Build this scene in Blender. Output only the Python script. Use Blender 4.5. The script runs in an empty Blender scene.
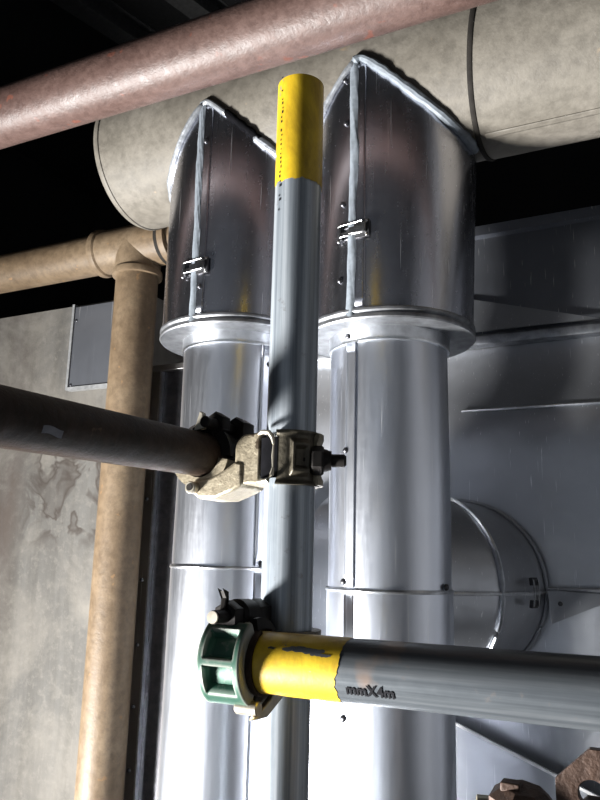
import bpy, bmesh, math, random
from mathutils import Vector, Matrix
from math import sin, cos, pi, radians, sqrt, atan2
random.seed(7)
scn = bpy.context.scene
COL = scn.collection
V = Vector

# ------------------------------------------------------------------ materials
def new_mat(name):
    m = bpy.data.materials.new(name); m.use_nodes = True
    nt = m.node_tree
    b = nt.nodes['Principled BSDF']
    return m, nt, b
def N(nt, t, **kw):
    n = nt.nodes.new(t)
    for k, v in kw.items():
        if k in n.inputs.keys(): n.inputs[k].default_value = v
        else: setattr(n, k, v)
    return n
def coords(nt, scale=(1, 1, 1), rot=(0, 0, 0)):
    tc = nt.nodes.new('ShaderNodeTexCoord'); mp = nt.nodes.new('ShaderNodeMapping')
    mp.inputs['Scale'].default_value = scale; mp.inputs['Rotation'].default_value = rot
    nt.links.new(tc.outputs['Object'], mp.inputs['Vector'])
    return mp.outputs['Vector']
def noise(nt, vec, scale, detail=4, rough=.6, dist=0):
    n = nt.nodes.new('ShaderNodeTexNoise')
    n.inputs['Scale'].default_value = scale; n.inputs['Detail'].default_value = detail
    n.inputs['Roughness'].default_value = rough; n.inputs['Distortion'].default_value = dist
    nt.links.new(vec, n.inputs['Vector']); return n.outputs['Fac']
def ramp(nt, fac, stops):
    r = nt.nodes.new('ShaderNodeValToRGB'); e = r.color_ramp.elements
    while len(e) < len(stops): e.new(.5)
    for el, (p, c) in zip(e, stops):
        el.position = p
        el.color = (c, c, c, 1) if isinstance(c, (int, float)) else (*c, 1)
    nt.links.new(fac, r.inputs['Fac']); return r.outputs['Color']
def mixc(nt, fac, a, b, mode='MIX'):
    m = nt.nodes.new('ShaderNodeMix'); m.data_type = 'RGBA'; m.blend_type = mode
    for sock, val in ((m.inputs['Factor'], fac), (m.inputs[6], a), (m.inputs[7], b)):
        if isinstance(val, (int, float)): sock.default_value = val
        elif isinstance(val, tuple): sock.default_value = (*val, 1)
        else: nt.links.new(val, sock)
    return m.outputs[2]
def bump(nt, b, hts, strength=.3, dist=.002):
    prev = None
    for h, s, d in hts:
        bp = nt.nodes.new('ShaderNodeBump'); bp.inputs['Strength'].default_value = s
        bp.inputs['Distance'].default_value = d
        nt.links.new(h, bp.inputs['Height'])
        if prev is not None: nt.links.new(prev, bp.inputs['Normal'])
        prev = bp.outputs['Normal']
    nt.links.new(prev, b.inputs['Normal'])

def aluminium(name, col=(.80, .82, .86), r0=.16, r1=.34, dent=.25, streak=(14, 14, 1.2), dirt=.35, metal=1.0):
    m, nt, b = new_mat(name)
    v = coords(nt); vs = coords(nt, streak)
    big = noise(nt, v, 7, 3); fine = noise(nt, vs, 9, 5, .65); sp = noise(nt, v, 130, 4, .7)
    scr1 = noise(nt, coords(nt, (420, 420, 6), (.5, .9, .2)), 1, 1, .4)
    scr2 = noise(nt, coords(nt, (420, 420, 5), (-.7, -.6, -.4)), 1, 1, .4)
    s1 = ramp(nt, scr1, [(.735, 0.0), (.80, .8)]); s2 = ramp(nt, scr2, [(.74, 0.0), (.80, .8)])
    c = mixc(nt, ramp(nt, big, [(.3, 0.0), (.75, dirt)]), col, tuple(x * .62 for x in col))
    c = mixc(nt, ramp(nt, sp, [(.68, 0.0), (.76, .25)]), c, (.25, .25, .27))
    c = mixc(nt, s1, c, (.95, .96, .98)); c = mixc(nt, s2, c, (.95, .96, .98))
    nt.links.new(c, b.inputs['Base Color'])
    b.inputs['Metallic'].default_value = metal
    r = mixc(nt, fine, (r0,) * 3, (r1,) * 3); r = mixc(nt, s1, r, (.5,) * 3); r = mixc(nt, ramp(nt, sp, [(.5, 0.0), (.75, .12)]), r, (.5,) * 3)
    nt.links.new(r, b.inputs['Roughness'])
    bump(nt, b, [(big, dent, .012), (fine, .06, .002)])
    return m
def rough_paint(name, cols, scale=9, spec=.3, rough=.6, spots=None, bumpk=.3, stretch=(1, 1, 1), metal=0.0):
    m, nt, b = new_mat(name)
    v = coords(nt, stretch); v1 = coords(nt)
    n1 = noise(nt, v, scale, 6, .65, .4); n2 = noise(nt, v1, scale * 9, 5, .7); n3 = noise(nt, v1, 170, 3, .6)
    c = ramp(nt, n1, [(.28, cols[0]), (.5, cols[1]), (.74, cols[2])])
    c = mixc(nt, ramp(nt, n2, [(.35, .45), (.6, 0.0)]), c, tuple(x * .5 for x in cols[0]))
    if spots: c = mixc(nt, ramp(nt, noise(nt, v1, spots[1], 3, .5), [(spots[2], 0.0), (spots[2] + .04, 1.0)]), c, spots[0])
    nt.links.new(c, b.inputs['Base Color'])
    b.inputs['Roughness'].default_value = rough; b.inputs['Metallic'].default_value = metal
    b.inputs['Specular IOR Level'].default_value = spec
    rr = mixc(nt, n2, (rough - .15,) * 3, (min(1, rough + .2),) * 3); nt.links.new(rr, b.inputs['Roughness'])
    bump(nt, b, [(n2, bumpk, .004), (n3, bumpk * .5, .0015)])
    return m
def plain(name, col, rough=.5, metal=0.0, spec=.5, var=.25, scale=60, bumpk=.15):
    m, nt, b = new_mat(name)
    v = coords(nt); n = noise(nt, v, scale, 5, .65)
    c = mixc(nt, ramp(nt, n, [(.35, 0.0), (.7, 1.0)]), tuple(x * (1 - var) for x in col), tuple(min(1, x * (1 + var)) for x in col))
    nt.links.new(c, b.inputs['Base Color'])
    b.inputs['Roughness'].default_value = rough; b.inputs['Metallic'].default_value = metal
    b.inputs['Specular IOR Level'].default_value = spec
    bump(nt, b, [(n, bumpk, .002)])
    return m

M = {}
M['alu'] = aluminium('jacket_aluminium', (.78, .81, .88), .24, .38, .10, dirt=.25)
M['alu_cover'] = aluminium('cover_aluminium', (.60, .61, .67), .18, .32, .09, dirt=.4)
M['alu_duct'] = aluminium('duct_aluminium', (.50, .52, .56), .26, .42, .40, (2, 3, 3), .45, .72)
M['ring'] = plain('dull_ring_metal', (.30, .31, .33), .42, .9, var=.35, scale=40)
M['lap_trim'] = plain('lap_edge_metal', (.95, .95, .96), .5, .5, var=.05)
M['light_edge'] = plain('light_sheet_edge', (.24, .245, .25), .4)
M['alu_trim'] = plain('bright_trim', (.80, .82, .85), .28, 1, var=.15)
M['dark_plate'] = aluminium('dark_plate_metal', (.26, .275, .31), .30, .45, .12, dirt=.5, metal=.75)
M['channel'] = aluminium('channel_metal', (.36, .35, .34), .3, .5, .3, dirt=.6)
M['screw'] = plain('dark_screw', (.10, .10, .11), .35, .9)
M['latch'] = plain('latch_steel', (.62, .62, .62), .25, 1, var=.4)
M['latch_dark'] = plain('latch_black', (.05, .05, .055), .4, .6)
M['sealant'] = plain('grey_sealant', (.165, .188, .215), .55, 0, .5, .22, 90, .5)
M['foil'] = plain('silver_sealant', (.33, .35, .38), .35, .5, .6, .3, 80, .8)
M['black'] = plain('black_gap', (.005, .005, .006), .9, spec=.02)
M['band'] = plain('dark_band', (.02, .018, .016), .7, spec=.1)
M['clad'] = rough_paint('grey_cladding', [(.105, .094, .078), (.145, .132, .111), (.185, .168, .145)], 6, .35, .55, ((.22, .17, .12), 26, .70), .22)
M['red'] = rough_paint('red_oxide_pipe', [(.060, .033, .028), (.092, .056, .047), (.130, .085, .074)], 8, .4, .45, ((.13, .05, .035), 34, .66), .3, (.35, 1, 1))
M['tan'] = rough_paint('tan_pipe', [(.095, .064, .038), (.15, .106, .065), (.205, .153, .10)], 7, .35, .5, ((.20, .12, .06), 42, .68), .25)
M['darksteel'] = rough_paint('dark_rusted_steel', [(.014, .010, .008), (.028, .018, .013), (.052, .033, .023)], 10, .12, .55, ((.09, .055, .035), 60, .72), .3, metal=0)
M['rust'] = rough_paint('rusty_steel', [(.040, .022, .015), (.066, .037, .025), (.092, .054, .037)], 14, .35, .5, ((.20, .13, .09), 40, .68), .35, metal=.2)
M['bolt'] = plain('dark_bolt', (.018, .016, .015), .5, .3, spec=.2)
M['brass'] = rough_paint('worn_tan_clamp', [(.22, .185, .125), (.36, .31, .225), (.46, .41, .31)], 26, .5, .38, ((.08, .06, .04), 70, .66), .25, metal=.55)
M['olive'] = rough_paint('worn_olive_clamp', [(.06, .052, .037), (.105, .092, .067), (.15, .132, .10)], 26, .5, .4, ((.05, .04, .03), 70, .66), .25, metal=.5)
M['pin'] = plain('pin_steel', (.50, .46, .38), .35, .7)
M['ink'] = plain('black_ink', (.012, .012, .014), .8, spec=.05)
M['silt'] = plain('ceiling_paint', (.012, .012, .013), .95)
M['beam'] = plain('beam_paint', (.05, .05, .05), .8)
M['roomwall'] = plain('room_wall_paint', (.34, .35, .37), .85, scale=4)
M['floor'] = plain('floor_concrete', (.22, .22, .22), .8, scale=5)

# galvanised steel (streaked along local axis), one per axis direction
def galvanised(name, stretch, k):
    m, nt, b = new_mat(name)
    vs = coords(nt, stretch); v = coords(nt)
    st = noise(nt, vs, 1, 6, .65); sp = noise(nt, v, 60, 5, .7); bg = noise(nt, v, 12, 4, .6)
    c = ramp(nt, st, [(.3, (.12 * k, .14 * k, .165 * k)), (.5, (.30 * k, .335 * k, .37 * k)), (.72, (.56 * k, .60 * k, .64 * k))])
    c = mixc(nt, ramp(nt, sp, [(.62, 0.0), (.72, .6)]), c, (.16, .14, .13))
    c = mixc(nt, ramp(nt, bg, [(.66, 0.0), (.74, .45)]), c, (.30, .20, .14))
    nt.links.new(c, b.inputs['Base Color']); b.inputs['Metallic'].default_value = .5
    nt.links.new(mixc(nt, sp, (.24,) * 3, (.42,) * 3), b.inputs['Roughness'])
    bump(nt, b, [(st, .10, .002), (sp, .12, .001)])
    return m
M['galv_z'] = galvanised('galvanised_upright', (110, 110, 1.5), 1.1)
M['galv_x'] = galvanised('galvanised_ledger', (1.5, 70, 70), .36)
# yellow paint with worn chips
def yellow(name, thr, dark):
    m, nt, b = new_mat(name)
    v = coords(nt); n = noise(nt, coords(nt, dark), 1, 5, .7); n2 = noise(nt, v, 14, 5, .6)
    f = ramp(nt, n, [(thr, 0.0), (thr + .03, 1.0)])
    n2 = noise(nt, coords(nt, (1, 1, .5)), 22, 6, .7, .5); y = ramp(nt, n2, [(.34, (.30, .185, .012)), (.6, (.60, .40, .018)), (.8, (.66, .47, .05))])
    nt.links.new(mixc(nt, f, y, (.15, .14, .12)), b.inputs['Base Color'])
    nt.links.new(mixc(nt, f, (.42,) * 3, (.55,) * 3), b.inputs['Roughness'])
    bump(nt, b, [(n, .25, .001), (n2, .15, .002)])
    return m
M['yellow_z'] = yellow('yellow_paint_upright', .645, (70, 70, 30))
M['yellow_x'] = yellow('yellow_paint_ledger', .65, (40, 75, 75))
# green coupler paint worn to bare metal
m, nt, b = new_mat('worn_green_paint'); M['green'] = m
v = coords(nt); n = noise(nt, v, 55, 5, .7); n2 = noise(nt, v, 18, 4)
ge = nt.nodes.new('ShaderNodeNewGeometry')
edge = ramp(nt, ge.outputs['Pointiness'], [(.50, 0.0), (.56, 1.0)])
g = mixc(nt, n2, (.010, .052, .033), (.022, .10, .066))
g = mixc(nt, ramp(nt, n, [(.55, 0.0), (.64, .8)]), g, (.13, .15, .13))
nt.links.new(mixc(nt, edge, g, (.26, .27, .24)), b.inputs['Base Color'])
b.inputs['Roughness'].default_value = .42; b.inputs['Metallic'].default_value = .25
bump(nt, b, [(n, .2, .001)])
# stained concrete wall
m, nt, b = new_mat('stained_concrete'); M['concrete'] = m
v = coords(nt); vs = coords(nt, (9, 9, .9))
n1 = noise(nt, v, 3.2, 6, .65, .3); n2 = noise(nt, vs, 1.6, 5, .65, .2); n3 = noise(nt, v, 45, 5, .7)
c = ramp(nt, n2, [(.3, (.075, .071, .063)), (.5, (.105, .10, .092)), (.75, (.14, .137, .129))])
c = mixc(nt, ramp(nt, n1, [(.35, .6), (.55, 0.0)]), c, (.24, .22, .19))
c = mixc(nt, ramp(nt, n3, [(.3, .5), (.5, 0.0)]), c, (.20, .185, .165))
# brown tide-mark stains, only in a patch of the wall
sep = nt.nodes.new('ShaderNodeSeparateXYZ'); nt.links.new(v, sep.inputs[0])
def band(sock, lo, hi, soft):
    a = nt.nodes.new('ShaderNodeMapRange'); a.inputs['From Min'].default_value = lo; a.inputs['From Max'].default_value = lo + soft
    bb = nt.nodes.new('ShaderNodeMapRange'); bb.inputs['From Min'].default_value = hi; bb.inputs['From Max'].default_value = hi + soft
    nt.links.new(sock, a.inputs['Value']); nt.links.new(sock, bb.inputs['Value'])
    s = nt.nodes.new('ShaderNodeMath'); s.operation = 'SUBTRACT'; nt.links.new(a.outputs[0], s.inputs[0]); nt.links.new(bb.outputs[0], s.inputs[1])
    return s.outputs[0]
def mul(a, bq):
    s = nt.nodes.new('ShaderNodeMath'); s.operation = 'MULTIPLY'
    nt.links.new(a, s.inputs[0]); nt.links.new(bq, s.inputs[1]); return s.outputs[0]
patch = mul(band(sep.outputs['Z'], 1.60, 1.86, .06), band(sep.outputs['X'], -1.50, -1.12, .08))
blob = noise(nt, v, 11, 3, .55, .6)
ring = ramp(nt, blob, [(.47, 0.0), (.53, 1.0), (.60, .35)])
c = mixc(nt, mul(patch, ring), c, (.045, .036, .030))
patch2 = band(sep.outputs['X'], -1.75, -1.52, .06)
c = mixc(nt, mul(patch2, ramp(nt, n1, [(.40, 0.0), (.6, .8)])), c, (.07, .052, .042))
nt.links.new(c, b.inputs['Base Color']); b.inputs['Roughness'].default_value = .85
bump(nt, b, [(n1, .25, .01), (n3, .3, .004)])

# ------------------------------------------------------------------ mesh helpers
class MB:
    def __init__(s): s.v = []; s.f = []
    def add(s, vs, fs):
        o = len(s.v); s.v += [V(p) for p in vs]; s.f += [tuple(i + o for i in f) for f in fs]; return s
    def grid(s, fn, nu, nv, cu=False, cv=False):
        vs = [fn(i / (nu if cu else nu - 1), j / (nv if cv else nv - 1)) for i in range(nu) for j in range(nv)]
        fs = []
        for i in range(nu if cu else nu - 1):
            for j in range(nv if cv else nv - 1):
                a, bq = i, (i + 1) % nu; k, l = j, (j + 1) % nv
                fs.append((a * nv + k, bq * nv + k, bq * nv + l, a * nv + l))
        return s.add(vs, fs)
    def lathe(s, prof, o, ax, seg=64, closed=False, ref=None):
        o = V(o); ax = V(ax).normalized(); a, bq = basis(ax, ref)
        vs = []; n = len(prof)
        for i in range(seg):
            t = 2 * pi * i / seg; d = a * cos(t) + bq * sin(t)
            for r, h in prof: vs.append(o + d * r + ax * h)
        fs = []
        for i in range(seg):
            i2 = (i + 1) % seg
            for j in range(n if closed else n - 1):
                j2 = (j + 1) % n
                fs.append((i * n + j, i2 * n + j, i2 * n + j2, i * n + j2))
        return s.add(vs, fs)
    def cyl(s, p0, p1, r, seg=24, r1=None, ch=0.0):
        p0 = V(p0); p1 = V(p1); L = (p1 - p0).length; r1 = r if r1 is None else r1
        prof = [(0, 0), (r - ch, 0), (r, ch), (r1, L - ch), (r1 - ch, L), (0, L)] if ch else [(0, 0), (r, 0), (r1, L), (0, L)]
        return s.lathe(prof, p0, p1 - p0, seg)
    def pipe(s, p0, p1, r, wall, seg=64):
        p0 = V(p0); p1 = V(p1); L = (p1 - p0).length; e = .0008
        return s.lathe([(r - wall, 0), (r - e, 0), (r, e), (r, L - e), (r - e, L), (r - wall, L)], p0, p1 - p0, seg, True)
    def box(s, c, size, rot=None):
        c = V(c); hx, hy, hz = [q / 2 for q in size]
        vs = [V((x, y, z)) for x in (-hx, hx) for y in (-hy, hy) for z in (-hz, hz)]
        if rot is not None: vs = [rot @ p for p in vs]
        return s.add([p + c for p in vs], [(0, 1, 3, 2), (4, 6, 7, 5), (0, 4, 5, 1), (2, 3, 7, 6), (0, 2, 6, 4), (1, 5, 7, 3)])
    def prism(s, pts, d):
        n = len(pts); d = V(d); pts = [V(p) for p in pts]
        return s.add(pts + [p + d for p in pts], [tuple(range(n))[::-1], tuple(range(n, 2 * n))] + [(i, (i + 1) % n, n + (i + 1) % n, n + i) for i in range(n)])
    def bead(s, pts, rf, seg=10, flat=None):
        pts = [V(p) for p in pts]; n = len(pts); vs = []
        for i, p in enumerate(pts):
            t = (pts[min(i + 1, n - 1)] - pts[max(i - 1, 0)]).normalized(); a, bq = basis(t)
            r = rf(i / (n - 1)) if callable(rf) else rf
            if i in (0, n - 1): r *= .55
            for k in range(seg):
                q = 2 * pi * k / seg; vs.append(p + a * r * cos(q) + bq * r * sin(q))
        fs = [(i * seg + k, i * seg + (k + 1) % seg, (i + 1) * seg + (k + 1) % seg, (i + 1) * seg + k) for i in range(n - 1) for k in range(seg)]
        fs += [tuple(range(seg))[::-1], tuple(range((n - 1) * seg, n * seg))]
        return s.add(vs, fs)
    def dome(s, p, nrm, r, h=None, seg=14):
        h = h or r * .6
        prof = [(0, h)] + [(r * sin(q), h * cos(q)) for q in (.5, 1.0, 1.35)] + [(r, 0), (r, -.001), (0, -.001)]
        return s.lathe(prof, p, nrm, seg)
    def hexnut(s, c, ax, r, h, chs=.15):
        ax = V(ax).normalized()
        c = V(c)
        return s.lathe([(0, 0), (r * .9, 0), (r, h * chs), (r, h * (1 - chs)), (r * .9, h), (0, h)], c, ax, 6)
def basis(ax, ref=None):
    ax = V(ax).normalized()
    ref = V(ref) if ref is not None else (V((0, 0, 1)) if abs(ax.z) < .9 else V((1, 0, 0)))
    a = (ref - ax * ref.dot(ax)).normalized(); return a, ax.cross(a)

def mesh_obj(name, mb, mat, parent=None, origin=None, sharp=35, bevel=0, solid=0, label=None):
    """link ONE mesh object; vertices are given in world space"""
    root = V(parent['_org']) if parent is not None else V(origin or (0, 0, 0))
    me = bpy.data.meshes.new(name)
    me.from_pydata([tuple(p - root) for p in mb.v], [], mb.f)
    bm = bmesh.new(); bm.from_mesh(me)
    bmesh.ops.remove_doubles(bm, verts=bm.verts, dist=1e-6)
    bmesh.ops.recalc_face_normals(bm, faces=bm.faces)
    bm.to_mesh(me); bm.free()
    for p in me.polygons: p.use_smooth = True
    me.set_sharp_from_angle(angle=radians(sharp))
    me.materials.append(mat)
    o = bpy.data.objects.new(name, me); COL.objects.link(o)
    if parent is not None: o.parent = parent; o['_org'] = list(root)
    else: o.location = root; o['_org'] = list(root)
    if bevel:
        bv = o.modifiers.new('bevel', 'BEVEL'); bv.width = bevel; bv.segments = 3; bv.limit_method = 'ANGLE'; bv.angle_limit = radians(40)
    if solid:
        sd = o.modifiers.new('thickness', 'SOLIDIFY'); sd.thickness = solid; sd.offset = -1
    if label: o['label'] = label
    return o
def thing(name, label, cat, org=(0, 0, 0), group=None):
    o = bpy.data.objects.new(name, None); COL.objects.link(o); o.location = org; o['_org'] = list(org)
    o.empty_display_size = .05
    o['label'] = label; o['category'] = cat
    if group: o['group'] = group
    return o
def tag(o, label, cat, group=None):
    o['label'] = label; o['category'] = cat
    if group: o['group'] = group
    return o
def structure(o): o['kind'] = 'structure'; return o
def wob(seed, f=1.0):
    rr = random.Random(seed); ph = [(rr.uniform(0, 6.3), rr.uniform(3, 9) * f * (k + 1), 1 / (k + 1)) for k in range(4)]
    return lambda t: sum(a * sin(w * t + p) for p, w, a in ph) / 2.0

# ------------------------------------------------------------------ camera
CZ = 1.6; F = 750.0; YAW, PIT, ROLL = radians(26.5), radians(12.0), radians(1.41)
fw = V((-sin(YAW) * cos(PIT), cos(YAW) * cos(PIT), sin(PIT)))
rt = V((cos(YAW), sin(YAW), 0)); up = rt.cross(fw)
R_ = rt * cos(ROLL) + up * sin(ROLL); U_ = up * cos(ROLL) - rt * sin(ROLL)
cam = bpy.data.cameras.new('camera'); co = bpy.data.objects.new('camera', cam); COL.objects.link(co)
cam.sensor_fit = 'AUTO'; cam.sensor_width = 36; cam.lens = F / 800 * 36; cam.clip_start = .02
mt = Matrix((R_, U_, -fw)).transposed().to_4x4(); mt.translation = (0, 0, CZ); co.matrix_world = mt
scn.camera = co

# ------------------------------------------------------------------ setting
def slab(name, lo, hi, mat):
    c = [(a + bq) / 2 for a, bq in zip(lo, hi)]; sz = [bq - a for a, bq in zip(lo, hi)]
    return structure(mesh_obj(name, MB().box(c, sz), mat))
slab('floor', (-3.4, -2.6, -.1), (2.6, 3.6, 0), M['floor'])
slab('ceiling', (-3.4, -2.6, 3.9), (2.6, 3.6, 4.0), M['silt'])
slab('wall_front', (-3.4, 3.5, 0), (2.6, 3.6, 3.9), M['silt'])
slab('wall_back', (-3.4, -2.6, 0), (2.6, -2.5, 3.9), M['roomwall'])
slab('wall_right', (2.5, -2.5, 0), (2.6, 3.5, 3.9), M['roomwall'])
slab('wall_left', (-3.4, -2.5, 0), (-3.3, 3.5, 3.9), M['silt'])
slab('wall_concrete', (-3.3, 1.40, 0), (-1.115, 1.70, 2.229), M['concrete'])
def brace(p0, p1, w=.09):
    p0 = V(p0); p1 = V(p1); d = p1 - p0; a, bq = basis(d)
    mb = MB()
    for off, sz in ((-w * .55, (w, .01)), (w * .55, (w, .01)), (0, (.008, w * 1.1))):
        c = a * off
        hw = bq * sz[0] / 2; hh = a * sz[1] / 2
        mb.prism([p0 + c - hw - hh, p0 + c + hw - hh, p0 + c + hw + hh, p0 + c - hw + hh], d)
    return mb
g = 'steel beams under the ceiling'
o = mesh_obj('ceiling_beam', brace((-3.18, -2.5, 3.851), (-1.68, 3.5, 3.851)), M['beam'])
tag(o, 'dim grey steel beam under the dark ceiling, farther left above the red-brown pipe', 'beam', g)
o = mesh_obj('ceiling_beam', brace((-2.80, -2.5, 3.851), (-1.30, 3.5, 3.851)), M['beam'])
tag(o, 'dim grey steel beam under the dark ceiling, right one above the red-brown pipe', 'beam', g)

# ------------------------------------------------------------------ overhead pipes
# red-brown pipe
YR, ZR, RR = .77, 2.296, .0445
mb = MB().pipe((-3.3, YR, ZR), (2.5, YR, ZR), RR, .004, 72)
o = mesh_obj('overhead_pipe', mb, M['red'], origin=(-.4, YR, ZR))
tag(o, 'red-brown rusty bare pipe crossing the top in front of the grey clad pipe', 'pipe')

# big clad pipe with end and joint band
YB, ZB, RB = 1.04, 2.338, .1255
t = thing('clad_pipe', 'large grey-beige clad horizontal pipe that the two metal covers meet', 'pipe', (-.4, YB, ZB))
mb = MB().lathe([(0, 0), (RB - .012, 0), (RB - .002, .003), (RB, .010), (RB, .700)], (-.885, YB, ZB), (1, 0, 0), 128)
mesh_obj('cladding_section', mb, M['clad'], t)
mb = MB().lathe([(RB - .02, 0), (RB + .0012, 0), (RB + .0012, 2.66)], (-.208, YB, ZB), (1, 0, 0), 128)
for p in mb.v:
    if p.x < 0: p.x += .13 * (p.z - 2.315)
mesh_obj('cladding_section', mb, M['clad'], t)
mb = MB().lathe([(RB, -.0035), (RB + .0025, -.0035), (RB + .0035, 0), (RB + .0025, .0035), (RB, .0035)], (-.207, YB, ZB), (1, 0, 0), 128)
for p in mb.v: p.x += .13 * (p.z - 2.315)
mesh_obj('joint_band', mb, M['band'], t, label='dark band round the cladding joint')
mb = MB()
for a0, a1, x0, x1 in ((-1.36, -1.28, -.209, 2.4),):
    mb.grid(lambda u, w: (x0 + (x1 - x0) * u, YB - (RB + .003) * cos(a0 + (a1 - a0) * w), ZB + (RB + .003) * sin(a0 + (a1 - a0) * w)), 60, 5)
mesh_obj('lap_seam', mb, M['clad'], t, solid=.0015)
mb = MB().lathe([(RB, -.002), (RB + .0018, -.001), (RB + .0018, .003), (RB, .004)], (-.873, YB, ZB), (1, 0, 0), 128)
mesh_obj('end_bead', mb, M['clad'], t)

# tan pipe with tee
YT, ZT, RT = 1.25, 2.279, .0465
XT = -1.036
t = thing('tan_pipe', 'tan painted pipe with a tee, dropping vertically in front of the concrete wall', 'pipe', (XT, YT, 0))
mesh_obj('horizontal_run', MB().pipe((-3.29, YT, ZT), (-1.142, YT, ZT), RT, .004, 64), M['tan'], t)
mesh_obj('vertical_run', MB().pipe((XT, YT, .001), (XT, YT, 2.216), RT, .004, 64), M['tan'], t)
mesh_obj('branch_stub', MB().pipe((-.945, YT, ZT), (-.55, YT, ZT), RT - .002, .004, 64), M['tan'], t)
RX = RT + .004
mb = MB()
L = .098
mb.lathe([(RT - .004, -.108), (RX + .004, -.108), (RX + .005, -.104), (RX + .004, -.094), (RX, -.090), (RX, .082), (RX + .004, .086), (RX + .005, .096), (RX + .004, .101), (RT - .006, .101)], (XT, YT, ZT), (1, 0, 0), 72)
def teeleg(u, w):
    th = 2 * pi * u; R0 = RX
    z0 = -sqrt(max(0, RX * RX - (R0 * sin(th)) ** 2)) * .98
    prof = [(R0, z0), (R0, -.058), (R0 + .004, -.061), (R0 + .005, -.068), (R0 + .004, -.074), (RT - .004, -.075)]
    r, h = prof[min(5, int(round(w * 5)))]
    return (XT + r * cos(th), YT + r * sin(th), ZT + h)
mb.grid(teeleg, 72, 6, cu=True)
mesh_obj('tee_fitting', mb, M['tan'], t)
mesh_obj('coupling_band', MB().lathe([(RT - .004, 0), (RX + .0045, 0), (RX + .0045, .008), (RT - .004, .008)], (-.958, YT, ZT), (1, 0, 0), 64), M['band'], t, label='dark band at the right side of the tee')

# dark plate on the concrete wall
t = thing('wall_plate', 'dark blue-grey square metal plate screwed to the concrete wall beside the tan pipe', 'plate', (-1.26, 1.4, 2.0))
mesh_obj('plate', MB().box((-1.245, 1.394, 2.115), (.20, .010, .212)), M['dark_plate'], t, bevel=.001)
mb = MB().box((-1.348, 1.392, 2.115), (.007, .014, .226)).box((-1.245, 1.392, 2.0045), (.20, .014, .009))
mesh_obj('plate_frame', mb, M['light_edge'], t)
for z in (2.185, 2.015):
    mesh_obj('screw', MB().dome((-1.338, 1.389, z), (0, -1, 0), .004), M['screw'], t)

# dark channel behind the tan pipe
t = thing('metal_channel', 'dark upright metal channel between the tan pipe and the left silver jacket', 'channel', (-1.03, 1.36, 0))
mesh_obj('web', MB().box((-1.05, 1.307, 1.0), (.11, .004, 2.0)), M['channel'], t)
mesh_obj('flange', MB().box((-.9955, 1.310, 1.0), (.004, .010, 2.0)), M['alu_trim'], t)
mesh_obj('return_flange', MB().box((-.9695, 1.317, 1.0), (.048, .004, 2.0)), M['screw'], t)
mesh_obj('top_rail', MB().box((-1.02, 1.327, 2.008), (.17, .045, .014)), M['channel'], t, bevel=.001)
for z in (1.72, 1.55, 1.42, 1.30, 1.18):
    mesh_obj('screw', MB().dome((-1.012, 1.305, z), (0, -1, 0), .0045), M['screw'], t)

# ------------------------------------------------------------------ covers + jackets
RC, RJ = .1255, .0885
def saddle_z(y_off):
    q = RC + .0002
    return ZB - sqrt(max(0.0, q * q - min(y_off * y_off, q * q)))
def on_cyl(cx, ang, r, z):     # ang measured from -Y (towards the viewer), + to +X
    return V((cx + r * sin(ang), YB - r * cos(ang), z))
def make_latch(t, cx, ang, z, r, s=1.0, dark=False, ax='z'):
    d = V((sin(ang), -cos(ang), 0)); s_ = V((cos(ang), sin(ang), 0)); zz = V((0, 0, 1))
    c = V((cx, YB, z)) + d * r
    rot = Matrix((s_, -d, zz)).transposed()
    lp = mesh_obj('latch', MB().box(c + s_ * .016 * s + d * .001, (.022 * s, .003, .027 * s), rot), M['latch_dark'], t, bevel=.0006)
    mb = MB().box(c + s_ * .014 * s + d * .004, (.018 * s, .005, .014 * s), rot).box(c + s_ * .010 * s + d * .008 - zz * .003 * s, (.024 * s, .0025, .010 * s), rot)
    mb.box(c - s_ * .006 * s + d * .0075 - zz * .007 * s, (.014 * s, .002, .006 * s), rot)
    mesh_obj('latch_lever', mb, M['latch'], lp, bevel=.0005)
    mb = MB().cyl(c - s_ * .018 * s + d * .004 + zz * .009 * s, c + s_ * .018 * s + d * .006 + zz * .010 * s, .0013 * s, 10)
    mb.cyl(c - s_ * .018 * s + d * .004 - zz * .008 * s, c + s_ * .018 * s + d * .006 - zz * .007 * s, .0013 * s, 10)
    mb.cyl(c - s_ * .018 * s + d * .004 - zz * .009 * s, c - s_ * .018 * s + d * .004 + zz * .010 * s, .0013 * s, 10)
    mesh_obj('latch_bail', mb, M['latch'], lp)
    mb = MB().box(c - s_ * .019 * s + d * .001, (.008 * s, .003, .024 * s), rot)
    mesh_obj('strike_plate', mb, M['latch_dark'], lp, bevel=.0006)
    for q, k in ((.023, .010), (.023, -.010), (-.020, .010), (-.021, -.013)):
        mesh_obj('rivet', MB().dome(c + s_ * q * s + zz * k * s + d * .002, d, .0026 * s, .002 * s), M['latch'], lp)

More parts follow.
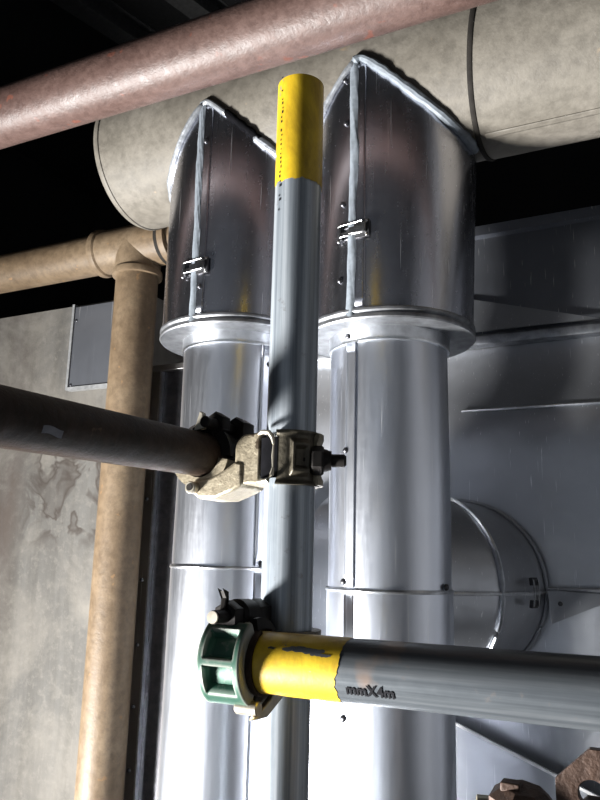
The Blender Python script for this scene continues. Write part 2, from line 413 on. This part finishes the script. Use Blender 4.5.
def make_cover(name, cx, zf, seam, label, latch_z, black_gap, screws, seed):
    t = thing(name, label, 'insulation cover', (cx, YB, zf), 'sheet metal covers under the clad pipe')
    def shell(u, w):
        a = 2 * pi * u; zt = saddle_z(RC * cos(a))
        k = w
        r = RC * (1 + .09 * w * max(0, sin(a)) ** 2) + .0006 * sin(5 * a + seed) * sin(pi * w)
        return on_cyl(cx, a, r, zf + (zt - zf) * k)
    mesh_obj('shell', MB().grid(shell, 160, 14, cu=True), M['alu_cover'], t)
    # bottom closing ring with its two rolled beads
    pr = [(RJ - .0005, .0), (RC - .004, .0), (RC + .002, -.001), (RC + .0035, .001), (RC + .0035, .003), (RC + .003, .006), (RC + .0005, .008), (RC + .0035, .011), (RC + .0035, .014), (RC + .0003, .017)]
    mesh_obj('bottom_ring', MB().lathe(pr, (cx, YB, zf), (0, 0, 1), 128), M['ring'], t, sharp=25)
    # overlapping seam and the sealant run over it
    zt = saddle_z(RC * cos(seam))
    mesh_obj('seam_lap', MB().grid(lambda u, w: on_cyl(cx, seam - .01 + .16 * w, RC + .0012, zf + .018 + (zt - zf - .02) * u), 30, 6), M['alu_cover'], t, solid=.001)
    wl, wr, wc = wob(seed + 1, 2.5), wob(seed + 2, 2.5), wob(seed + 3, .6)
    def strip(u, w):
        z = zf + .004 + (zt - zf) * u
        half = .0064
        c = .0030 * wc(u)
        x = c + (w - .5) * 2 * half * (1 + .22 * (wl(u) if w < .5 else wr(u)))
        h = .0017 + .0022 * max(0, 1 - (2 * w - 1) ** 2) + .0006 * wl(u * 3 + w)
        return on_cyl(cx, seam + x / RC, RC + h, z)
    mesh_obj('sealant_strip', MB().grid(strip, 120, 9), M['sealant'], t, label='grey sealant run down the cover seam')
    # sealant along the cut edges
    for side, rr, mat in ((-1, .0048, 'foil'), (1, .0062, 'sealant')):
        w1 = wob(seed + 5 + side, 3.0); pts = []
        n = 70
        for i in range(n):
            a = seam + side * (.0 + 1.62 * i / (n - 1)); y = RC * cos(a); z = saddle_z(y)
            pts.append(on_cyl(cx, a, RC * (1 + .09 * max(0, sin(a)) ** 2) + .0022 + .001 * w1(i / n * 1.3), z - .0015))
        if black_gap and side == 1:
            mesh_obj('edge_sealant', MB().bead(pts[:16], lambda q: .0048, 10), M['foil'], t, label='silver sealant bead on the cut edge')
            mesh_obj('edge_gap_shade', MB().bead([p + V((.002, 0, .001)) for p in pts[13:34]], lambda q: .0058 + .0015 * w1(q), 10), M['black'], t, label='black bead painting the dark of an open gap in the edge sealant')  # the gap's darkness is put in as a black bead
            mesh_obj('edge_sealant', MB().bead(pts[30:], lambda q: .0068 * (1 + .2 * w1(q * 1.5)), 10), M['foil'], t, label='silver sealant bead on the cut edge')
        else:
            mesh_obj('edge_sealant', MB().bead(pts, lambda q: rr * (1 + .25 * w1(q * 1.7) + .25 * q), 10), M[mat], t, label='sealant bead on the cut edge')
    make_latch(t, cx, seam, latch_z, RC + .001)
    for a, z in screws:
        d = V((sin(a), -cos(a), 0))
        mesh_obj('screw', MB().dome(on_cyl(cx, a, RC + .002, z), d, .0040, .0030), M['screw'], t)
    return t
XR_, XL_ = -.370, -.639
make_cover('pipe_cover', XR_, 1.925, -.075, 'right and nearer silver metal cover, with grey sealant on its seam and right edge', 2.056, False,
           ((-.17, 2.228), (-.20, 2.10), (-.23, 1.985), (-.19, 2.30)), 3)
make_cover('pipe_cover', XL_, 1.950, -.055, 'left and farther silver metal cover, with a black gap in its edge sealant', 2.043, True,
           ((.02, 2.258), (.04, 2.01)), 11)

def make_jacket(name, cx, zf, zj, seam, label, screws, seed):
    t = thing(name, label, 'pipe jacket', (cx, YB, 0), 'silver jackets below the covers')
    def sl(z0, z1, r, s2):
        return MB().grid(lambda u, w: on_cyl(cx, 2 * pi * u, r + .0005 * sin(3 * 2 * pi * u + s2 + 5 * w), z0 + (z1 - z0) * w), 128, 16, cu=True)
    mesh_obj('upper_sleeve', sl(zj, zf + .006, RJ - .0012, seed), M['alu'], t)
    mesh_obj('lower_sleeve', sl(.0, zj + .012, RJ + .0005, seed + 2), M['alu'], t)
    mesh_obj('joint_bead', MB().lathe([(RJ - .001, -.003), (RJ + .0018, -.002), (RJ + .0026, 0), (RJ + .0018, .002), (RJ - .001, .003)], (cx, YB, zj + .010), (0, 0, 1), 128), M['alu_trim'], t)
    mesh_obj('collar', MB().lathe([(RJ - .002, -.020), (RJ + .0016, -.020), (RJ + .0024, -.017), (RJ + .0016, -.014), (RJ + .0020, .001), (RJ - .002, .001)], (cx, YB, zf), (0, 0, 1), 128), M['alu_trim'], t)
    for z0, z1 in ((zj + .014, zf - .02), (.01, zj + .004)):
        mesh_obj('seam_lap', MB().grid(lambda u, w: on_cyl(cx, seam + .02 + .19 * w, RJ + .0014 + .0012 * (1 if .0 < w < .25 else 0), z0 + (z1 - z0) * u), 20, 9), M['alu'], t, solid=.0012)
    for a, z in screws:
        mesh_obj('screw', MB().dome(on_cyl(cx, a, RJ + .0018, z), V((sin(a), -cos(a), 0)), .0046, .0036), M['screw'], t)
    return t
make_jacket('pipe_jacket', XR_, 1.925, 1.551, -.42, 'right and nearer silver cylindrical jacket with a screwed seam', ((-.36, 1.915), (-.385, 1.75), (-.40, 1.572), (1.35, 1.568), (-.37, 1.40)), 1)
make_jacket('pipe_jacket', XL_, 1.950, 1.575, .98, 'left and farther silver cylindrical jacket beside the tan pipe', ((1.16, 1.90), (1.13, 1.592), (-1.22, 1.588), (1.15, 1.73)), 5)

# ------------------------------------------------------------------ clad duct behind
t = thing('clad_duct', 'big silver sheet-clad duct filling the background on the right', 'duct', (0, 1.6, 0))
X0, X1 = -.945, 2.2
def sweep(prof, x0=X0, x1=X1, n=80, sag=.0):
    k = len(prof)
    def fn(u, w):
        i = min(k - 1, int(round(w * (k - 1)))); y, z = prof[i]
        x = x0 + (x1 - x0) * u
        return (x, y + sag * sin(7.3 * x + 2.1 * z) * sin(4 * z + 1.3 * x), z)
    return MB().grid(fn, n, k)
face = [(1.425 + (1.8 - i * .09) * .05, .0 + i * .09) for i in range(21)] + [(1.427, 1.84), (1.431, 1.87), (1.436, 1.89), (1.444, 1.91), (1.453, 1.93), (1.461, 1.95), (1.467, 1.97), (1.472, 1.995), (1.475, 2.03)]
mesh_obj('front_sheet', sweep(face, sag=.004), M['alu_duct'], t, sharp=60)
mesh_obj('fold_highlight', MB().bead([(-.36 + 2.5 * i / 40, 1.4345, 1.893 - .006 * (i / 40)) for i in range(41)], lambda q: .0035, 8), M['alu_trim'], t)  # bright bead added as the highlight line along the fold
mesh_obj('lip_strip', sweep([(1.475, 2.028), (1.452, 2.030), (1.450, 2.034), (1.450, 2.046), (1.456, 2.052), (1.475, 2.054)]), M['ring'], t)
up_ = [(1.470, 2.05), (1.476, 2.12), (1.480, 2.20), (1.478, 2.266), (1.466, 2.270), (1.464, 2.290), (1.480, 2.296), (1.9, 2.296), (1.9, .0)]
mesh_obj('upper_sheet', sweep(up_, sag=.002), M['dark_plate'], t, sharp=30)
mesh_obj('gusset', MB().prism([(-.40, 1.4705, 2.150), (-.40, 1.448, 2.056), (-.10, 1.448, 2.056)], (0, .004, 0)), M['alu_duct'], t)
mesh_obj('end_sheet', MB().box((X0 - .002, 1.66, 1.145), (.003, .45, 2.29)), M['channel'], t)
mesh_obj('lap_sheet', MB().prism([(-.52, 1.412, 1.372), (-.10, 1.412, 1.216), (.30, 1.412, 1.06), (.30, 1.412, .05), (-.52, 1.412, .05)], (0, .004, 0)), M['alu_duct'], t)
mesh_obj('lap_edge', MB().prism([(-.52, 1.409, 1.375), (.32, 1.409, 1.063), (.32, 1.409, 1.058), (-.52, 1.409, 1.370)], (0, .006, 0)), M['lap_trim'], t, label='bright bevelled sheet edge')
mesh_obj('seam_rib', MB().bead([(-.215 + .9 * i / 10, 1.4215, 1.560) for i in range(11)], .004, 8), M['alu_duct'], t)
mesh_obj('seam_gusset', MB().prism([(-.205, 1.385, 1.556), (-.205, 1.42, 1.50), (-.085, 1.42, 1.553), (-.19, 1.415, 1.557)], (0, .006, 0)), M['alu_duct'], t)
mesh_obj('screw', MB().dome((-.186, 1.395, 1.536), (.2, -1, 0), .004), M['screw'], t)

# gored elbows from the duct face
def make_elbow(P, Rb, r, z, label, latch):
    t = thing('elbow_duct', label, 'duct elbow', (P + Rb, 1.42, z), 'sheet metal elbows on the duct')
    def pt(th, q, rr=r): # th: bend angle; q round the section
        d = Rb + rr * cos(q); return V((P + d * cos(th), 1.42 - d * sin(th), z + rr * sin(q)))
    th = [radians(a) for a in (0, 30, 60, 90)]
    for k in range(3):
        a0, a1 = th[k], th[k + 1]
        mesh_obj('gore', MB().grid(lambda u, w: pt(a0, 2 * pi * u).lerp(pt(a1, 2 * pi * u), w), 96, 5, cu=True), M['alu_duct'], t)
    for k in (0, 1, 2):
        n = 97
        mesh_obj('ring_bead', MB().bead([pt(th[k] + (.012 if k == 0 else 0), 2 * pi * i / (n - 1), r + .0025) for i in range(n)], .0045 if k == 1 else .0032, 8), M['alu_trim'] if k == 1 else M['alu_duct'], t)
    mb = MB(); ring = [pt(th[3], 2 * pi * i / 64) for i in range(64)]
    mb.add(ring, [tuple(range(64))]); mesh_obj('end_cap', mb, M['alu_duct'], t)
    mesh_obj('seam_lap', MB().bead([pt(th[2] * (1 - i / 20), -.02, r + .001) for i in range(21)], .003, 8), M['alu_trim'], t)
    if latch:
        a = radians(14); lp = None
        for q in (.10, -.13):
            c = pt(a, q, r + .003); n = (c - V((P + Rb * cos(a), 1.42 - Rb * sin(a), z))).normalized()
            rot = Matrix((n, V((-sin(a), -cos(a), 0)), n.cross(V((-sin(a), -cos(a), 0))))).transposed()
            lp = mesh_obj('latch_plate', MB().box(c, (.006, .022, .013), rot), M['latch_dark'], t, bevel=.001)
        for da in (-.025, .03):
            mesh_obj('latch_bail', MB().bead([pt(a + da, .12 - .27 * i / 10, r + .008) for i in range(11)], .0014, 8), M['latch'], lp)
    return t
make_elbow(-.54, .17, .157, 1.557, 'right silver elbow duct, the larger ringed one beside the right jacket, with a latch', True)
make_elbow(-.763, .115, .105, 1.557, 'left silver elbow duct, seen in the slot between the two jackets', False)

# ------------------------------------------------------------------ scaffold tubes
RS = .02415
# upright
XP, YP = -.330, .640
t = thing('scaffold_tube', 'upright grey scaffold tube with a yellow painted top end', 'scaffold tube', (XP, YP, 0), 'scaffold tubes')
mesh_obj('tube', MB().pipe((XP, YP, .001), (XP + .003, YP, 2.096), RS, .0034, 72), M['galv_z'], t)
rp = RS + .0004
wz = wob(21, 1.5)
def band_z(u, w):
    a = 2 * pi * u; zb = 1.977 + .0015 * wz(cos(a)) + .001 * wz(sin(a) * 2)
    return (XP + .003 + rp * cos(a), YP + rp * sin(a), zb + (2.0955 - zb) * w)
mesh_obj('paint_band', MB().grid(band_z, 96, 10, cu=True), M['yellow_z'], t, label='yellow painted top end')
# faint stamped printing up the left side, unreadable marks
mb = MB(); rr = random.Random(4)
for k in range(30):
    z = 1.945 + k * .0052
    if rr.random() < .2: continue
    a = radians(247) ; w = rr.uniform(.05, .10); h = rr.uniform(.0012, .0034)
    a0 = a + rr.uniform(-.04, .04)
    mb.grid(lambda u, q: (XP + .003 + (RS + .0007) * cos(a0 + w * (u - .5)), YP + (RS + .0007) * sin(a0 + w * (u - .5)), z + h * q), 4, 2)
mesh_obj('printed_marks', mb, M['ink'], t, label='worn black printed marks running up the tube')
# ledger (horizontal) with printed text
YH, ZH = .575, 1.516
t = thing('scaffold_tube', 'horizontal grey scaffold tube lower right with a yellow painted left end', 'scaffold tube', (-.33, YH, ZH), 'scaffold tubes')
mesh_obj('tube', MB().pipe((-.363, YH, ZH), (1.6, YH, ZH), RS, .0034, 72), M['galv_x'], t)
wx = wob(31, 1.6)
def band_x(u, w):
    a = 2 * pi * u; xe = -.239 + .0022 * wx(cos(a) * .5) + .0014 * wx(1.1 * sin(a)) + .003 * sin(a)
    return (-.3625 + (xe + .3625) * w, YH - rp * cos(a), ZH + rp * sin(a))
mesh_obj('paint_band', MB().grid(band_x, 128, 12, cu=True), M['yellow_x'], t, label='yellow painted left end')
wc_ = wob(77, 1.2)
for x0, x1, q0, q1 in ((-.287, -.250, 30, 42), (-.262, -.244, 26, 32), (-.300, -.293, 33, 38)):
    mesh_obj('worn_chip', MB().grid(lambda u, w: (x0 + (x1 - x0) * u, YH - (RS + .0006) * cos(radians(q0 + (q1 - q0) * (.5 + (w - .5) * (.35 + .65 * abs(sin(pi * u)) ** .5) + .22 * wc_(u * 1.4 + w)))), ZH + (RS + .0006) * sin(radians(q0 + (q1 - q0) * (.5 + (w - .5) * (.35 + .65 * abs(sin(pi * u)) ** .5) + .22 * wc_(u * 1.4 + w))))), 26, 5), M['galv_x'], t, label='bare grey chip in the yellow paint')
cu = bpy.data.curves.new('printed_text', 'FONT'); cu.body = 'mmX4m'; cu.size = .0125; cu.align_x = 'LEFT'; cu.offset = .0003
to = bpy.data.objects.new('printed_text', cu); COL.objects.link(to)
bpy.context.view_layer.update()
dg = bpy.context.evaluated_depsgraph_get()
tm = bpy.data.meshes.new_from_object(to.evaluated_get(dg))
bm = bmesh.new(); bm.from_mesh(tm); bmesh.ops.subdivide_edges(bm, edges=bm.edges, cuts=2); bmesh.ops.triangulate(bm, faces=bm.faces)
mb = MB(); xs = [q.co.x for q in bm.verts]; sc = .038 / (max(xs) - min(xs)); a_text = radians(-25)
bm.verts.index_update()
mb.add([(-.231 + (q.co.x - min(xs)) * sc, YH - (RS + .0007) * cos(a_text + (q.co.y - .0045) / RS), ZH + (RS + .0007) * sin(a_text + (q.co.y - .0045) / RS)) for q in bm.verts], [tuple(q.index for q in f.verts) for f in bm.faces])
bm.free(); bpy.data.objects.remove(to); bpy.data.meshes.remove(tm)
mesh_obj('printed_text', mb, M['ink'], t, label='black printed size lettering')
# transom (dark) running towards the viewer on the left
XD, ZD, RD = -.4165, 1.699, .0218
t = thing('scaffold_tube', 'dark brown rusty scaffold tube coming in from the left', 'scaffold tube', (XD, .64, ZD), 'scaffold tubes')
mesh_obj('tube', MB().pipe((XD, -1.2, ZD - .052), (XD, .664, ZD + .002), RD, .0034, 72), M['darksteel'], t)
o = mesh_obj('worn_patch', MB().grid(lambda u, w: (XD + (RD + .0005) * cos(-.42 + .26 * w + .04 * sin(5 * u)), .387 + .020 * u, ZD - .0072 + (RD + .0005) * sin(-.42 + .26 * w + .04 * sin(5 * u))), 10, 6), M['screw'], t, label='small shiny worn patch')
mesh_obj('support_post', MB().box((XD, -1.19, .82), (.05, .05, 1.64)), M['darksteel'], t)

# ------------------------------------------------------------------ scaffold couplers
def clamp_shell(o, ax, ref, r_in, prof, a0, a1, na=72):
    """part of a ring about axis ax through o; prof(x, a)-> outer radius, x in [-1,1] across the width"""
    o = V(o); ax = V(ax).normalized(); e1, e2 = basis(ax, ref)
    return lambda hw, xs: _shell(o, ax, e1, e2, r_in, prof, a0, a1, na, hw, xs)
def _shell(o, ax, e1, e2, r_in, prof, a0, a1, na, hw, xs):
    mb = MB(); nx = len(xs)
    pt = lambda x, a, r: o + ax * (x * hw) + (e1 * cos(a) + e2 * sin(a)) * r
    outer = [[pt(x, a0 + (a1 - a0) * i / (na - 1), prof(x, i / (na - 1))) for x in xs] for i in range(na)]
    inner = [[pt(x, a0 + (a1 - a0) * i / (na - 1), r_in) for x in xs] for i in range(na)]
    vs = [p for row in outer for p in row] + [p for row in inner for p in row]; n0 = na * nx; fs = []
    for i in range(na - 1):
        for j in range(nx - 1):
            a, b_, c, d = i * nx + j, (i + 1) * nx + j, (i + 1) * nx + j + 1, i * nx + j + 1
            fs += [(a, b_, c, d), (n0 + a, n0 + d, n0 + c, n0 + b_)]
        for j in (0, nx - 1):
            a, b_ = i * nx + j, (i + 1) * nx + j; fs.append((a, n0 + a, n0 + b_, b_))
    for i in (0, na - 1):
        for j in range(nx - 1):
            a, b_ = i * nx + j, i * nx + j + 1; fs.append((a, b_, n0 + b_, n0 + a))
    return mb.add(vs, fs)
def smooth(x, a, w): return max(0.0, min(1.0, (x - a) / w + .5))
XS = [-1 + 2 * i / 40 for i in range(41)]

# green coupler round the ledger's left end
gc = V((-.3375, YH, ZH))
t = thing('scaffold_coupler', 'worn green scaffold coupler gripping the yellow end of the horizontal tube', 'scaffold coupler', (XP, YP, ZH), 'scaffold couplers')
def green_prof(x, u):
    rib = max(1 - smooth(abs(x), .70, .14) * 0, 0)
    edge = smooth(abs(x), .62, .16)
    cross = max(max(0, 1 - abs(u - c) / hw_) ** .5 if abs(u - c) < hw_ else 0 for c, hw_ in ((.06, .09), (.46, .055), (.90, .15)))
    k = max(edge, min(1, cross * 1.6))
    return .0285 + .0080 * k - .002 * smooth(abs(x), .97, .05)
# front flap: from top over the viewer side to the bottom; reference +Z, turning towards -Y
e1, e2 = basis(V((1, 0, 0)), (0, 0, 1))    # e2 = x cross z = -y
flap = clamp_shell(gc, (1, 0, 0), (0, 0, 1), RS + .0012, green_prof, radians(28), radians(158))(.0205, XS)
mesh_obj('flap', flap, M['green'], t, sharp=50, label='green painted flap with two recessed windows')
body = clamp_shell(gc, (1, 0, 0), (0, 0, 1), RS + .0008, lambda x, u: .0325 + .003 * smooth(abs(x), .7, .2), radians(170), radians(372))(.0195, XS)
mesh_obj('saddle', body, M['bolt'], t, sharp=50)  # dark bolt colour paints in the shade on this side of the clamp
# inner lip to the right of the flap, dark steel paints its shaded side
lip = clamp_shell(gc + V((.0225, 0, 0)), (1, 0, 0), (0, 0, 1), RS + .0006, lambda x, u: .0270, radians(20), radians(345))(.0035, [-1, -.6, 0, .6, 1])
mesh_obj('inner_lip', lip, M['darksteel'], t)
# hinge at the bottom
hb = MB().cyl(gc + V((.006, -.012, -.0345)), gc + V((.027, -.012, -.0345)), .0058, 20, ch=.001)
mesh_obj('hinge_pin', hb, M['pin'], t)
lug = MB().prism([gc + V((.0205, -.020, -.0425)), gc + V((.0205, .010, -.030)), gc + V((.0205, .036, -.012)), gc + V((.0205, .036, -.030)), gc + V((.0205, .004, -.0435))], (.006, 0, 0))
mesh_obj('hinge_lug', lug, M['pin'], t, bevel=.0015)
# bolt along Y over the top
bz = ZH + .0365
bx = -.3405
bl = mesh_obj('bolt', MB().cyl((bx, .535, bz), (bx, .635, bz), .0056, 20, ch=.001), M['bolt'], t)
mesh_obj('bolt_end', MB().cyl((bx, .5335, bz), (bx, .5355, bz), .0050, 20), M['pin'], bl, label='pale cut end of the bolt')
mesh_obj('nut', MB().hexnut((bx, .553, bz), (0, 1, 0), .0125, .014), M['bolt'], t)
mesh_obj('nut', MB().hexnut((bx, .596, bz), (0, 1, 0), .0125, .020), M['bolt'], t)
mesh_obj('washer', MB().cyl((bx, .568, bz), (bx, .594, bz - .001), .0135, 24, ch=.003), M['bolt'], t)
mesh_obj('wing_tab', MB().prism([(bx - .003, .548, bz + .004), (bx - .003, .553, bz + .019), (bx - .003, .547, bz + .021), (bx - .003, .552, bz + .014), (bx - .003, .558, bz + .004)], (.005, 0, 0)), M['bolt'], t, bevel=.001)
# half that holds the upright, behind
pole_half = clamp_shell((XP, YP, ZH), (0, 0, 1), (0, -1, 0), RS + .0008, lambda x, u: .0315 + .003 * smooth(abs(x), .7, .2), radians(8), radians(352))(.021, XS)
mesh_obj('upright_clamp', pole_half, M['olive'], t, sharp=50)
mesh_obj('centre_block', MB().box((XP - .006, YP - .0335, ZH), (.034, .010, .036)), M['olive'], t, bevel=.003)

# tan swivel coupler joining the dark tube to the upright
zc = 1.693
t = thing('scaffold_coupler', 'worn tan scaffold coupler joining the dark tube to the upright tube', 'scaffold coupler', (XP, YP, zc), 'scaffold couplers')
def boss_prof(x, u):
    r = .0285
    dx, du = abs(x), abs(u - .45) * 3.6
    m_ = max(dx * 1.0, du)
    r += .0055 * (1 - smooth(m_, .62, .18))          # raised square
    r -= .0045 * (1 - smooth(m_, .36, .12))          # its sunk middle
    r += .0022 * smooth(dx, .88, .1)
    return r
# flap over the front of the upright: angle 0 = -Y, positive towards +X
flapp = clamp_shell((XP, YP, zc), (0, 0, 1), (0, -1, 0), RS + .001, boss_prof, radians(4), radians(104), 60)(.0255, XS)
mesh_obj('flap', flapp, M['olive'], t, sharp=50, label='dark olive flap with a raised square')
sad = clamp_shell((XP, YP, zc), (0, 0, 1), (0, -1, 0), RS + .0008, lambda x, u: .0320 + .002 * smooth(abs(x), .7, .2), radians(84), radians(292))(.0245, XS)
mesh_obj('saddle', sad, M['brass'], t, sharp=50)
# cheek: rounded tan plate left of the flap, with the hinge loop in front
pts = []
for (cx_, cz_, rad_, a_0) in ((-.032, .010, .014, 90), (-.041, -.019, .005, 180), (-.0225, -.0205, .004, 270), (-.0225, .021, .004, 0)):
    for k in range(7):
        q = radians(a_0 + 90 * k / 6); pts.append((XP + cx_ + rad_ * cos(q), zc + cz_ + rad_ * sin(q)))
mesh_obj('cheek', MB().prism([(x, YP - .024, z) for x, z in pts], (0, .040, 0)), M['brass'], t, bevel=.002, label='pale tan worn cheek of the clamp')
slot = clamp_shell((XP, YP, zc), (0, 0, 1), (0, -1, 0), RS + .0006, lambda x, u: .0290, radians(-36), radians(6), 20)(.019, [-1, 0, 1])
mesh_obj('hinge_slot_shade', slot, M['black'], t)  # black shell paints the dark inside of the hinge gap
def pol(a, r, z): return (XP + r * sin(radians(a)), YP - r * cos(radians(a)), zc + z)
for s in (1, -1):
    mesh_obj('hinge_loop', MB().bead([pol(-34, .033, s * .0225), pol(-20, .034, s * .0235), pol(-6, .034, s * .0225), pol(1, .034, s * .017), pol(3, .034, s * .011)], .0023, 8), M['pin'], t)
mesh_obj('hinge_rod', MB().bead([pol(2.5, .0335, -.0125), pol(2, .034, 0), pol(2.5, .0335, .0125)], .0013, 8), M['pin'], t)
# bolt on the right
d = V((.93, .37, 0)); b0 = V((XP + .020, YP - .012, zc - .002))
mesh_obj('bolt', MB().cyl(b0, b0 + d * .042, .0062, 18, ch=.002), M['bolt'], t)
mesh_obj('nut', MB().hexnut(b0 + d * .010, d, .0140, .011), M['bolt'], t)
mesh_obj('washer', MB().cyl(b0 + d * .020, b0 + d * .028, .0115, 20, r1=.009), M['bolt'], t)
# half round the dark tube's end
dc = V((XD, .642, ZD))
prof = lambda x, u: .0295 + .0035 * smooth(abs(x), .7, .2)
low = clamp_shell(dc, (0, 1, 0), (0, 0, 1), RD + .0006, prof, radians(100), radians(262))(.026, XS)
mesh_obj('lower_jaw', low, M['brass'], t, sharp=50)
upj = clamp_shell(dc, (0, 1, 0), (0, 0, 1), RD + .0006, prof, radians(-80), radians(92))(.022, XS)
mesh_obj('upper_jaw', upj, M['bolt'], t, sharp=50)
arm = MB().prism([(x, .614, z) for x, z in ((XD - .004, ZD - .0255), (XD - .009, ZD - .036), (XD + .002, ZD - .0435), (XD + .022, ZD - .0435), (XD + .040, ZD - .037), (XP - .036, zc - .026), (XP - .036, zc - .004), (XD + .042, ZD - .008), (XD + .030, ZD - .016), (XD + .016, ZD - .0225))], (0, .046, 0))
mesh_obj('arm', arm, M['brass'], t, bevel=.003, label='pale tan arm under the dark tube')
mesh_obj('hinge_pin', MB().cyl((XD - .003, .606, ZD - .033), (XD - .003, .668, ZD - .033), .0060, 20, ch=.001), M['pin'], t)
mesh_obj('pin_core', MB().cyl((XD - .003, .6052, ZD - .033), (XD - .003, .6062, ZD - .033), .0034, 16), M['bolt'], t)
mesh_obj('bolt', MB().cyl((XD + .014, .60, ZD + .030), (XD + .014, .69, ZD + .030), .0056, 18, ch=.001), M['bolt'], t)
mesh_obj('nut', MB().hexnut((XD + .014, .618, ZD + .031), (0, 1, 0), .0125, .014), M['bolt'], t)
mesh_obj('nut', MB().hexnut((XD + .018, .650, ZD + .030), (0, 1, 0), .0135, .022), M['bolt'], t)
mesh_obj('wing_tab', MB().prism([(XD - .002, .606, ZD + .022), (XD + .004, .606, ZD + .042), (XD + .008, .606, ZD + .040), (XD + .010, .606, ZD + .024)], (0, .006, 0)), M['pin'], t, bevel=.001, label='pale bent tab')
mesh_obj('wedge', MB().prism([(XD - .020, .62, ZD + .014), (XD - .014, .62, ZD + .030), (XD + .004, .62, ZD + .034), (XD + .004, .62, ZD + .014)], (0, .02, 0)), M['bolt'], t, bevel=.002)

# rusty coupler low in the right corner, on a tube below the picture
rc = V((-.069, .60, 1.398))
t = thing('scaffold_coupler', 'rust-brown scaffold coupler with a holed plate in the bottom right corner', 'scaffold coupler', tuple(rc), 'scaffold couplers')
rb = clamp_shell(rc, (0, 0, 1), (0, -1, 0), RS + .0008, lambda x, u: .033, 0, radians(359.5))(.022, XS)
mesh_obj('saddle', rb, M['rust'], t)
SH = V((.006, 0, -.006))
pl = [(-.088, .555, 1.39), (-.088, .555, 1.470), (-.066, .555, 1.4905), (-.030, .555, 1.4905), (-.030, .555, 1.39)]
# plate with a round hole
mb = MB(); hc = (-.0655, 1.4635); hr = .0085; n = 40
out = []
def ray_poly(a):
    best = None; dx, dz = cos(a), sin(a)
    P_ = [(p[0], p[2]) for p in pl]
    for i in range(len(P_)):
        (x0, z0), (x1, z1) = P_[i], P_[(i + 1) % len(P_)]
        ex, ez = x1 - x0, z1 - z0; den = dx * ez - dz * ex
        if abs(den) < 1e-9: continue
        s1 = ((x0 - hc[0]) * ez - (z0 - hc[1]) * ex) / den; s2 = ((x0 - hc[0]) * dz - (z0 - hc[1]) * dx) / den
        if s1 > 0 and -1e-6 <= s2 <= 1 + 1e-6 and (best is None or s1 < best): best = s1
    return (hc[0] + dx * best, hc[1] + dz * best)
angs = sorted([2 * pi * i / n for i in range(n)] + [atan2(p[2] - hc[1], p[0] - hc[0]) % (2 * pi) for p in pl])
k = len(angs); vs = []
for y in (.552, .560):
    for a in angs: x, z = ray_poly(a); vs.append((x, y, z))
    for a in angs: vs.append((hc[0] + hr * cos(a), y, hc[1] + hr * sin(a)))
fs = []
for i in range(k):
    j = (i + 1) % k
    fs += [(i, j, k + j, k + i), (2 * k + i, 3 * k + i, 3 * k + j, 2 * k + j), (i, 2 * k + i, 2 * k + j, j), (k + i, k + j, 3 * k + j, 3 * k + i)]
mb.add(vs, fs)
mb.v = [p + SH for p in mb.v]
mesh_obj('holed_plate', mb, M['rust'], t, bevel=.0008)
mesh_obj('nut', MB().lathe([(0, 0), (.012, 0), (.022, .006), (.023, .016), (.014, .023), (.008, .0245), (0, .0245)], (-.1065, .562, 1.4305), (.12, -.1, 1), 7), M['rust'], t, sharp=25)
mesh_obj('nut_cap', MB().box((-.111, .556, 1.4545), (.013, .012, .006)), M['rust'], t, bevel=.001)
mesh_obj('bolt', MB().cyl((-.1345, .553, 1.442), (-.104, .560, 1.442), .0045, 16, ch=.0008), M['pin'], t)
mesh_obj('bridge', MB().box((-.085, .575, 1.425), (.08, .03, .03)), M['rust'], t, bevel=.003)
hk = [(-.070, .535, 1.435), (-.064, .533, 1.448), (-.057, .533, 1.455), (-.048, .533, 1.455), (-.040, .533, 1.445)]
mesh_obj('hook', MB().bead(hk, .0075, 12), M['bolt'], t)
mesh_obj('hook_arm', MB().cyl((-.062, .530, 1.44), (-.062, .585, 1.42), .006, 12), M['bolt'], t)
t = thing('scaffold_tube', 'upright scaffold tube just below the bottom right corner under the rusty coupler', 'scaffold tube', (rc.x, rc.y, 0), 'scaffold tubes')
mesh_obj('tube', MB().pipe((rc.x, rc.y, .001), (rc.x, rc.y, 1.43), RS, .0034, 48), M['darksteel'], t)

# ------------------------------------------------------------------ light
def area(name, loc, target, sx, sy, power, col):
    l = bpy.data.lights.new(name, 'AREA'); l.shape = 'RECTANGLE'; l.size = sx; l.size_y = sy; l.energy = power; l.color = col
    o = bpy.data.objects.new(name, l); COL.objects.link(o); o.location = loc
    o.rotation_euler = (V(target) - V(loc)).to_track_quat('-Z', 'Y').to_euler(); return o
fl = area('work_floodlight', (-1.85, -.2, .50), (-.05, 1.05, 1.65), .46, .36, 145, (1.0, .985, .96))
fl.data.spread = radians(100)
area('bounce_fill', (-.6, -.6, .5), (-1.2, -2.5, 1.2), .6, .4, 66, (.84, .92, 1.0))  # unseen fill, added to brighten the back wall that the metal reflects
w = bpy.data.worlds.new('world'); scn.world = w; w.use_nodes = True
w.node_tree.nodes['Background'].inputs[0].default_value = (.5, .55, .6, 1)
w.node_tree.nodes['Background'].inputs[1].default_value = .01

scn.view_settings.view_transform = 'Standard'; scn.view_settings.look = 'None'
scn.view_settings.gamma = 1; scn.view_settings.use_curve_mapping = False
scn.view_settings.exposure = -0.45
for o in scn.objects:
    if '_org' in o: del o['_org']
